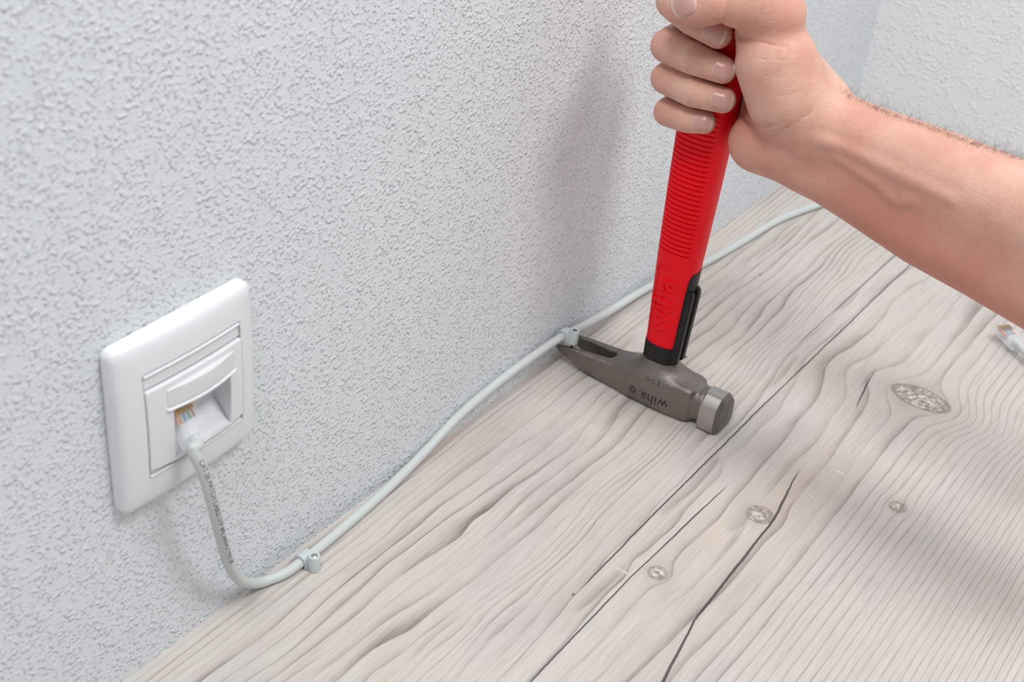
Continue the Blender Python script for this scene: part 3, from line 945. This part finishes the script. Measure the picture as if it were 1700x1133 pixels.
# palm and wrist mass
w_u = mm(1372, 203, 660); w_l = mm(1345, 268, 660)
chain([w_u, mm(1466, 250, 657), mm(1568, 295, 652), mm(1672, 343, 648), mm(1850, 420, 640), mm(2060, 505, 632)], [17.5, 20.5, 22.6, 24.0, 27.5, 31], 10)
chain([w_l, mm(1440, 318, 657), mm(1540, 374, 652), mm(1637, 420, 648), mm(1740, 470, 644), mm(1880, 545, 638), mm(2060, 640, 632)], [17.0, 19.5, 22.0, 23.5, 25.5, 29, 33], 12)
MCP = {'i': (58, 689, 257), 'm': (55, 692, 238), 'r': (56, 690, 219), 'p': (60, 686, 201)}
for f_, r0, r1, cz in (('i', 11.5, 15, 226), ('m', 11.5, 16, 219), ('r', 11, 16, 210), ('p', 10.5, 15, 202)):
    chain([MCP[f_], (104, 680, (MCP[f_][2] + cz) / 2), (136, 668, cz)], [r0, 13.5, r1], 8)
chain([(104, 668, 246), (118, 664, 232), (136, 660, 214)], [13, 16, 19], 8)
chain([(106, 668, 222), (128, 662, 206)], [13, 18], 8)
# thenar
chain([mm(1276, 52, 652), mm(1289, 104, 648), mm(1310, 160, 650), mm(1355, 210, 656)], [17.5, 21.5, 22.5, 19], 9)
# hypothenar heel of the hand
chain([mm(1261, 236, 654), mm(1300, 248, 656), mm(1350, 270, 660)], [17.0, 17.5, 17.0], 5)
chain([(104, 672, 204), mm(1275, 232, 658)], [13, 15], 6)
# thumb: MCP, IP, tip
TH = [mm(1285, 22, 648), mm(1252, 4, 640), mm(1224, 4, 634), mm(1181, 3, 626), mm(1160, 6, 624), mm(1128, 12, 624)]
chain(TH[:3], [16.5, 14.2, 12.6], 5)
chain(TH[3:], [11.8, 12.0, 9.0], 0.8)
chain([(86, 668, 281), TH[1]], [11, 12], 8)
chain([(62, 686, 262), (86, 668, 279)], [10, 11], 6)
# fingers: MCP -> PIP -> DIP -> tip
FG = {
    'i': ([MCP['i'], mm(1118, 2, 648), mm(1150, 32, 641), mm(1192, 57, 641)], [11, 9.6, 8.6, 7.6]),
    'm': ([MCP['m'], mm(1109, 76, 646), mm(1152, 97, 638), mm(1200, 116, 641)], [11, 9.6, 8.9, 7.4]),
    'r': ([MCP['r'], mm(1107, 130, 646), mm(1150, 152, 638), mm(1200, 166, 641)], [10.5, 9.0, 8.4, 7.2]),
    'p': ([MCP['p'], mm(1109, 186, 646), mm(1140, 198, 640), mm(1169, 203, 641)], [10, 8.2, 7.5, 6.5]),
}
for f_ in 'imrp':
    chain(FG[f_][0], FG[f_][1], 1.3)
# tendon and vein ridges on the inner forearm
def ridge(pts, r, k): chain(pts, [r] * len(pts), k)

def handle_sdf(X, Y, Z):
    a, b = HA(Z), HB(Z)
    return ((np.abs((X - HX(Z)) / a) ** NE + np.abs((Y - HY0) / b) ** NE) ** (1 / NE) - 1) * b

def hand_points(Pt, parts=None):
    X, Y, Z = Pt[:, 0], Pt[:, 1], Pt[:, 2]
    D = np.full(len(X), 60.0)
    for pts, rad, k in HAND:
        d = np.full(len(X), 1e3)
        for i in range(len(pts) - 1):
            d = np.minimum(d, cone(X, Y, Z, pts[i], pts[i + 1], rad[i], rad[i + 1]))
        D = smin(D, d, k)
    return D
def cast_many(pxs):
    """first hits of the pixels' rays with the hand, mm; misses are nan"""
    r = np.array([ray(*p) for p in pxs]); r /= np.linalg.norm(r, axis=1)[:, None]
    t = np.full(len(r), 500.0)
    for _ in range(70):
        d = hand_points(CAM * 1000 + r * t[:, None])
        t = t + np.where(np.abs(d) < 0.02, 0, np.clip(d * 0.85, -1, 60))
    out = CAM * 1000 + r * t[:, None]
    out[d > 1.0] = np.nan
    return out
def cast(px, py):
    q = cast_many([(px, py)])[0]
    return None if np.isnan(q[0]) else q
def polyline(pxs):
    q = cast_many(pxs)
    return q[~np.isnan(q[:, 0])]
# veins: raised threads lying under the skin of the wrist
for pxs, r in (([(1395, 262), (1430, 285), (1462, 308), (1490, 335), (1515, 332)], 1.5),
               ([(1360, 232), (1400, 245), (1440, 262), (1500, 292), (1580, 330)], 1.8)):
    q = polyline(pxs)
    if len(q) > 1:
        away = np.array([ray(*p) for p in pxs[:len(q)]]); away /= np.linalg.norm(away, axis=1)[:, None]
        HAND.append((q + away * (r * 0.95), [r] * len(q), 5.0))
# creases: finger joints, palm folds, wrist folds  (pixel lines, depth)
CREASE = [([(1149, 92), (1145, 103), (1143, 114), (1145, 124)], 0.5), ([(1143, 148), (1139, 156), (1138, 165)], 0.4),
          ([(1222, 61), (1240, 66), (1262, 70), (1290, 76), (1306, 78)], 0.35), ([(1226, 64), (1236, 58), (1250, 50)], 0.4),
          ([(1252, 98), (1280, 99), (1310, 100)], 0.08), ([(1266, 126), (1290, 128), (1308, 127)], 0.08),
          ([(1224, 182), (1234, 195), (1246, 206), (1264, 210), (1286, 208)], 0.7),
          ([(1258, 232), (1272, 228), (1296, 222)], 0.3), ([(1300, 216), (1330, 198), (1352, 182)], 0.15),
          ([(1290, 160), (1312, 158), (1330, 150)], 0.08), ([(1222, 60), (1232, 64), (1246, 68)], 1.1)]
CRL = []
for pxs, dp in CREASE:
    q = polyline(pxs)
    if len(q) > 1: CRL.append((q, dp))

def axis_grid(segs):
    out = [segs[0][0]]
    for a, b, hh in segs:
        x = out[-1]
        while x < b - 1e-6:
            x += hh; out.append(x)
    return np.array(out, np.float32)
allp = np.concatenate([p for p, _, _ in HAND]); 
lo = allp.min(0) - 38; hi = allp.max(0) + 38
gx = axis_grid([(34.0, 150, 0.75), (150, 200, 1.2), (200, 270, 1.7), (270, hi[0], 4.0)])
gy = axis_grid([(lo[1] if lo[1] < 606 else 604, 612, 2.0), (612, 668, 0.75), (668, 712, 1.2)])
gz = axis_grid([(min(lo[2], 60.0), 150, 2.0), (150, 276, 0.75), (276, 305, 1.4)])
D = np.full((len(gx), len(gy), len(gz)), 30.0, np.float32)
def box_slices(pmin, pmax):
    s = []
    for g, a, b in zip((gx, gy, gz), pmin, pmax):
        s.append(slice(max(int(np.searchsorted(g, a)) - 1, 0), min(int(np.searchsorted(g, b)) + 1, len(g))))
    return tuple(s)
for pts, rad, k in HAND:
    for i in range(len(pts) - 1):
        m_ = max(rad[i], rad[i + 1]) + k + 5
        pass
    m_ = max(rad) + k + 5
    sl = box_slices(pts.min(0) - m_, pts.max(0) + m_)
    X = gx[sl[0]][:, None, None]; Y = gy[sl[1]][None, :, None]; Z = gz[sl[2]][None, None, :]
    if 0 in (X.size, Y.size, Z.size): continue
    d = None
    for i in range(len(pts) - 1):
        dd = cone(X, Y, Z, pts[i].astype(np.float32), pts[i + 1].astype(np.float32), rad[i], rad[i + 1])
        d = dd if d is None else np.minimum(d, dd)
    D[sl] = smin(D[sl], d, k)
for q, dp in CRL:
    sl = box_slices(q.min(0) - 4, q.max(0) + 4)
    X = gx[sl[0]][:, None, None]; Y = gy[sl[1]][None, :, None]; Z = gz[sl[2]][None, None, :]
    d = None
    for i in range(len(q) - 1):
        dd = cone(X, Y, Z, q[i], q[i + 1], dp, dp)
        d = dd if d is None else np.minimum(d, dd)
    D[sl] = smax(D[sl], -d, min(1.6, 0.7 + dp * 1.5))
# the grip fills the fist: skin meets the handle surface
sl = box_slices((50, 640, 140), (100, 682, 320))
X = gx[sl[0]][:, None, None]; Y = gy[sl[1]][None, :, None]; Z = gz[sl[2]][None, None, :]
D[sl] = smax(D[sl], -(handle_sdf(X, Y, Z) - 0.15), 0.8)
V, Q = surface_nets(D, gx, gy, gz)

def mat_skin():
    t = NT('skin'); B = t.bsdf
    (X, Y, Z), v = t.pos()
    at_ = t.node('ShaderNodeAttribute', attribute_name='flush_shade')
    flush_shade = E_(t, at_.outputs['Fac'])
    n1 = t.noise(v, 45.0, 3.0, 0.6); n2 = t.noise(v, 260.0, 3.0, 0.6)
    col = t.mix(t.step(n1, 0.3, 0.7), lin(227, 183, 164), lin(217, 164, 145))
    col = t.mix((flush_shade * 0.75).clamp(), col, lin(200, 122, 104))
    col = t.mix(t.step(n2, 0.52, 0.75) * 0.25, col, lin(198, 128, 110))
    t.l.new(col, B.inputs['Base Color'])
    B.inputs['Roughness'].default_value = 0.48
    B.inputs['Specular IOR Level'].default_value = 0.38
    B.inputs['Subsurface Weight'].default_value = 0.18
    B.inputs['Subsurface Radius'].default_value = (1.0, 0.35, 0.2)
    B.inputs['Subsurface Scale'].default_value = 0.0025
    cells = t.voronoi(v, 1100.0, 'DISTANCE_TO_EDGE')
    fold = t.noise(t.vec(X * 1.0, Y * 1.0, Z * 3.0), 220.0, 3.0, 0.6, 0.5)
    t.bump(t.step(cells, 0.0, 0.25) * 0.35 + fold * 0.9 + n2 * 0.5, 0.00035, 0.75)
    return t.mat
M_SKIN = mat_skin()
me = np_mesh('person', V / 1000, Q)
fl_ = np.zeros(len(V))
def add_flush_shade(p, r, s):
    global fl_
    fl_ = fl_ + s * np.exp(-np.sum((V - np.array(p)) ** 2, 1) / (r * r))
for f_ in 'imrp':
    add_flush_shade(FG[f_][0][3] + np.array([6, 0, -2]), 9, 0.45); add_flush_shade(FG[f_][0][1], 13, 0.45)
add_flush_shade(TH[4] + np.array([0, 0, -8]), 15, 0.9)
add_flush_shade(mm(1248, 235, 645), 20, 0.75); add_flush_shade(mm(1290, 30, 640), 22, 0.45)
for px, py in ((1400, 320), (1480, 365), (1560, 420), (1640, 465), (1720, 510), (1820, 560)): add_flush_shade(mm(px, py, 645), 34, 0.55)  # ruddy skin along the forearm's underside, with some of its shade painted in
a_ = me.attributes.new('flush_shade', 'FLOAT', 'POINT'); a_.data.foreach_set('value', fl_.astype(np.float32))
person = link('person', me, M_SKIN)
tag(person, 'bare right hand and forearm gripping the red hammer handle', 'person')

# ---- fingernails -------------------------------------------------------------
def grad(p):
    e = 0.3; g = []
    for i in range(3):
        q = np.array([p, p]); q[0, i] += e; q[1, i] -= e
        v = hand_points(q); g.append(v[0] - v[1])
    g = np.array(g); return g / np.linalg.norm(g)
t_ = NT('fingernail'); B = t_.bsdf
(X, Y, Z), v_ = t_.pos()
at2 = t_.node('ShaderNodeAttribute', attribute_name='along')
al = E_(t_, at2.outputs['Fac'])
colr = t_.mix(t_.step(al, 0.84, 0.92) * 0.7, lin(208, 160, 150), lin(228, 212, 196))
colr = t_.mix(t_.step(al, 0.12, 0.0) * 0.5, colr, lin(232, 206, 196))
t_.l.new(colr, B.inputs['Base Color'])
B.inputs['Roughness'].default_value = 0.28; B.inputs['Subsurface Weight'].default_value = 0.1
B.inputs['Subsurface Scale'].default_value = 0.001
M_FN = t_.mat
def nail(center_px, tip_px, halfw, halfl, lift=0.35, spread=1.0):
    c = cast(*center_px); tp = cast(*tip_px)
    n = grad(c)
    if tp is None: tp = c + np.array([1.0, 0, 0])
    d = tp - c; d -= n * (d @ n); d /= np.linalg.norm(d)
    s = np.cross(n, d)
    nu, nv = 15, 13
    Pn = []; W = []; U_ = []
    for i in range(nu):
        u = -1 + 2 * i / (nu - 1)
        wd = halfw * (1 - 0.30 * max(0, abs(u) - 0.55) ** 2 / 0.2025) * (0.94 + 0.06 * u)
        for j in range(nv):
            w = -1 + 2 * j / (nv - 1)
            ul = u - 0.16 * (w * w) * (1 if u > 0 else -0.9) * abs(u)
            Pn.append(c + d * (ul * halfl) + s * (w * wd) + n * 3.0); W.append(w); U_.append(u)
    Pn = np.array(Pn); W = np.array(W); U_ = np.array(U_)
    for _ in range(40):
        dd = hand_points(Pn)
        lowest = (Pn - c) @ n < -halfw * 0.9
        Pn = Pn - n * np.where((dd < 0.02) | lowest, 0, np.clip(dd, 0, 1.5) * 0.8)[:, None]
    top = Pn + n * (lift * (0.55 + 0.45 * (1 - W * W)) + 0.25 * np.maximum(0, U_))[:, None]
    along = list(0.5 + 0.5 * U_)
    top = np.array(top); bot = top - n * 0.7
    Vn = np.concatenate([top, bot]); N = nu * nv; F = []
    for i in range(nu - 1):
        for j in range(nv - 1):
            a = i * nv + j
            F.append((a, a + 1, a + nv + 1, a + nv)); F.append((N + a, N + a + nv, N + a + nv + 1, N + a + 1))
    rim = [j for j in range(nv)] + [i * nv + nv - 1 for i in range(1, nu)] + [(nu - 1) * nv + j for j in range(nv - 2, -1, -1)] + [i * nv for i in range(nu - 2, 0, -1)]
    for a, b in zip(rim, rim[1:] + rim[:1]): F.append((a, N + a, N + b, b))
    me = fix_normals(mesh('fingernail', Vn / 1000, F))
    at_ = me.attributes.new('along', 'FLOAT', 'POINT'); at_.data.foreach_set('value', np.array(along + along, np.float32))
    return link('fingernail', me, M_FN, person)
nail((1184, 56), (1200, 62), 5.4, 6.6)
nail((1202, 118), (1215, 122), 5.6, 6.0)
nail((1199, 166), (1215, 170), 5.4, 6.4)
nail((1166, 202), (1178, 204), 4.6, 5.8)
nail((1131, 6), (1114, 14), 7.0, 8.0)

# ---- dark hairs along the upper edge of the forearm --------------------------
hv = []; hf = []
NH = 420
hpx = 1392 + 330 * rng.random(NH) ** 0.9
hpy = np.interp(hpx, [1385, 1450, 1600, 1700, 1740], [146, 177, 232, 262, 276]) + 1 + np.abs(rng.normal(0, 1, NH)) * 4
roots = cast_many(list(zip(hpx, hpy)))
view = np.array([ray(a_, b_) for a_, b_ in zip(hpx, hpy)]); view /= np.linalg.norm(view, axis=1)[:, None]
for root, vw in zip(roots, view):
    if np.isnan(root[0]): continue
    n = grad(root)
    arm = np.array([0.94, -0.05, -0.2])
    L = rng.uniform(4, 12)
    e_ = n - vw * (n @ vw); e_ /= np.linalg.norm(e_)
    dirv = e_ * rng.uniform(0.6, 1.2) + arm * rng.uniform(0.1, 1.2) * (1 if rng.random() < 0.7 else -1) + rng.normal(0, 0.3, 3) + vw * 0.25
    dirv /= np.linalg.norm(dirv)
    curl = rng.normal(0, 0.6, 3)
    p = root - n * 0.2; d = dirv.copy(); base = len(hv)
    sd = np.cross(d, (0.3, 0.7, 0.2)); sd /= np.linalg.norm(sd); sd2 = np.cross(d, sd)
    ns = 7
    for i in range(ns + 1):
        r_ = 0.042 * (1 - 0.7 * i / ns)
        for a in (0, 2.094, 4.189): hv.append(p + r_ * (math.cos(a) * sd + math.sin(a) * sd2))
        p = p + d * (L / ns); d = d + curl * 0.16 - n * 0.04; d /= np.linalg.norm(d)
    for i in range(ns):
        for j in range(3):
            q = (j + 1) % 3
            hf.append((base + i * 3 + j, base + i * 3 + q, base + i * 3 + 3 + q, base + i * 3 + 3 + j))
M_HAIR = simple('dark_hair', (58, 46, 42), 0.5)
hair = link('arm_hair', np_mesh('arm_hair', np.array(hv) / 1000, np.array(hf)), M_HAIR, person)
tag(hair, 'fine dark hairs on the forearm', kind='stuff')
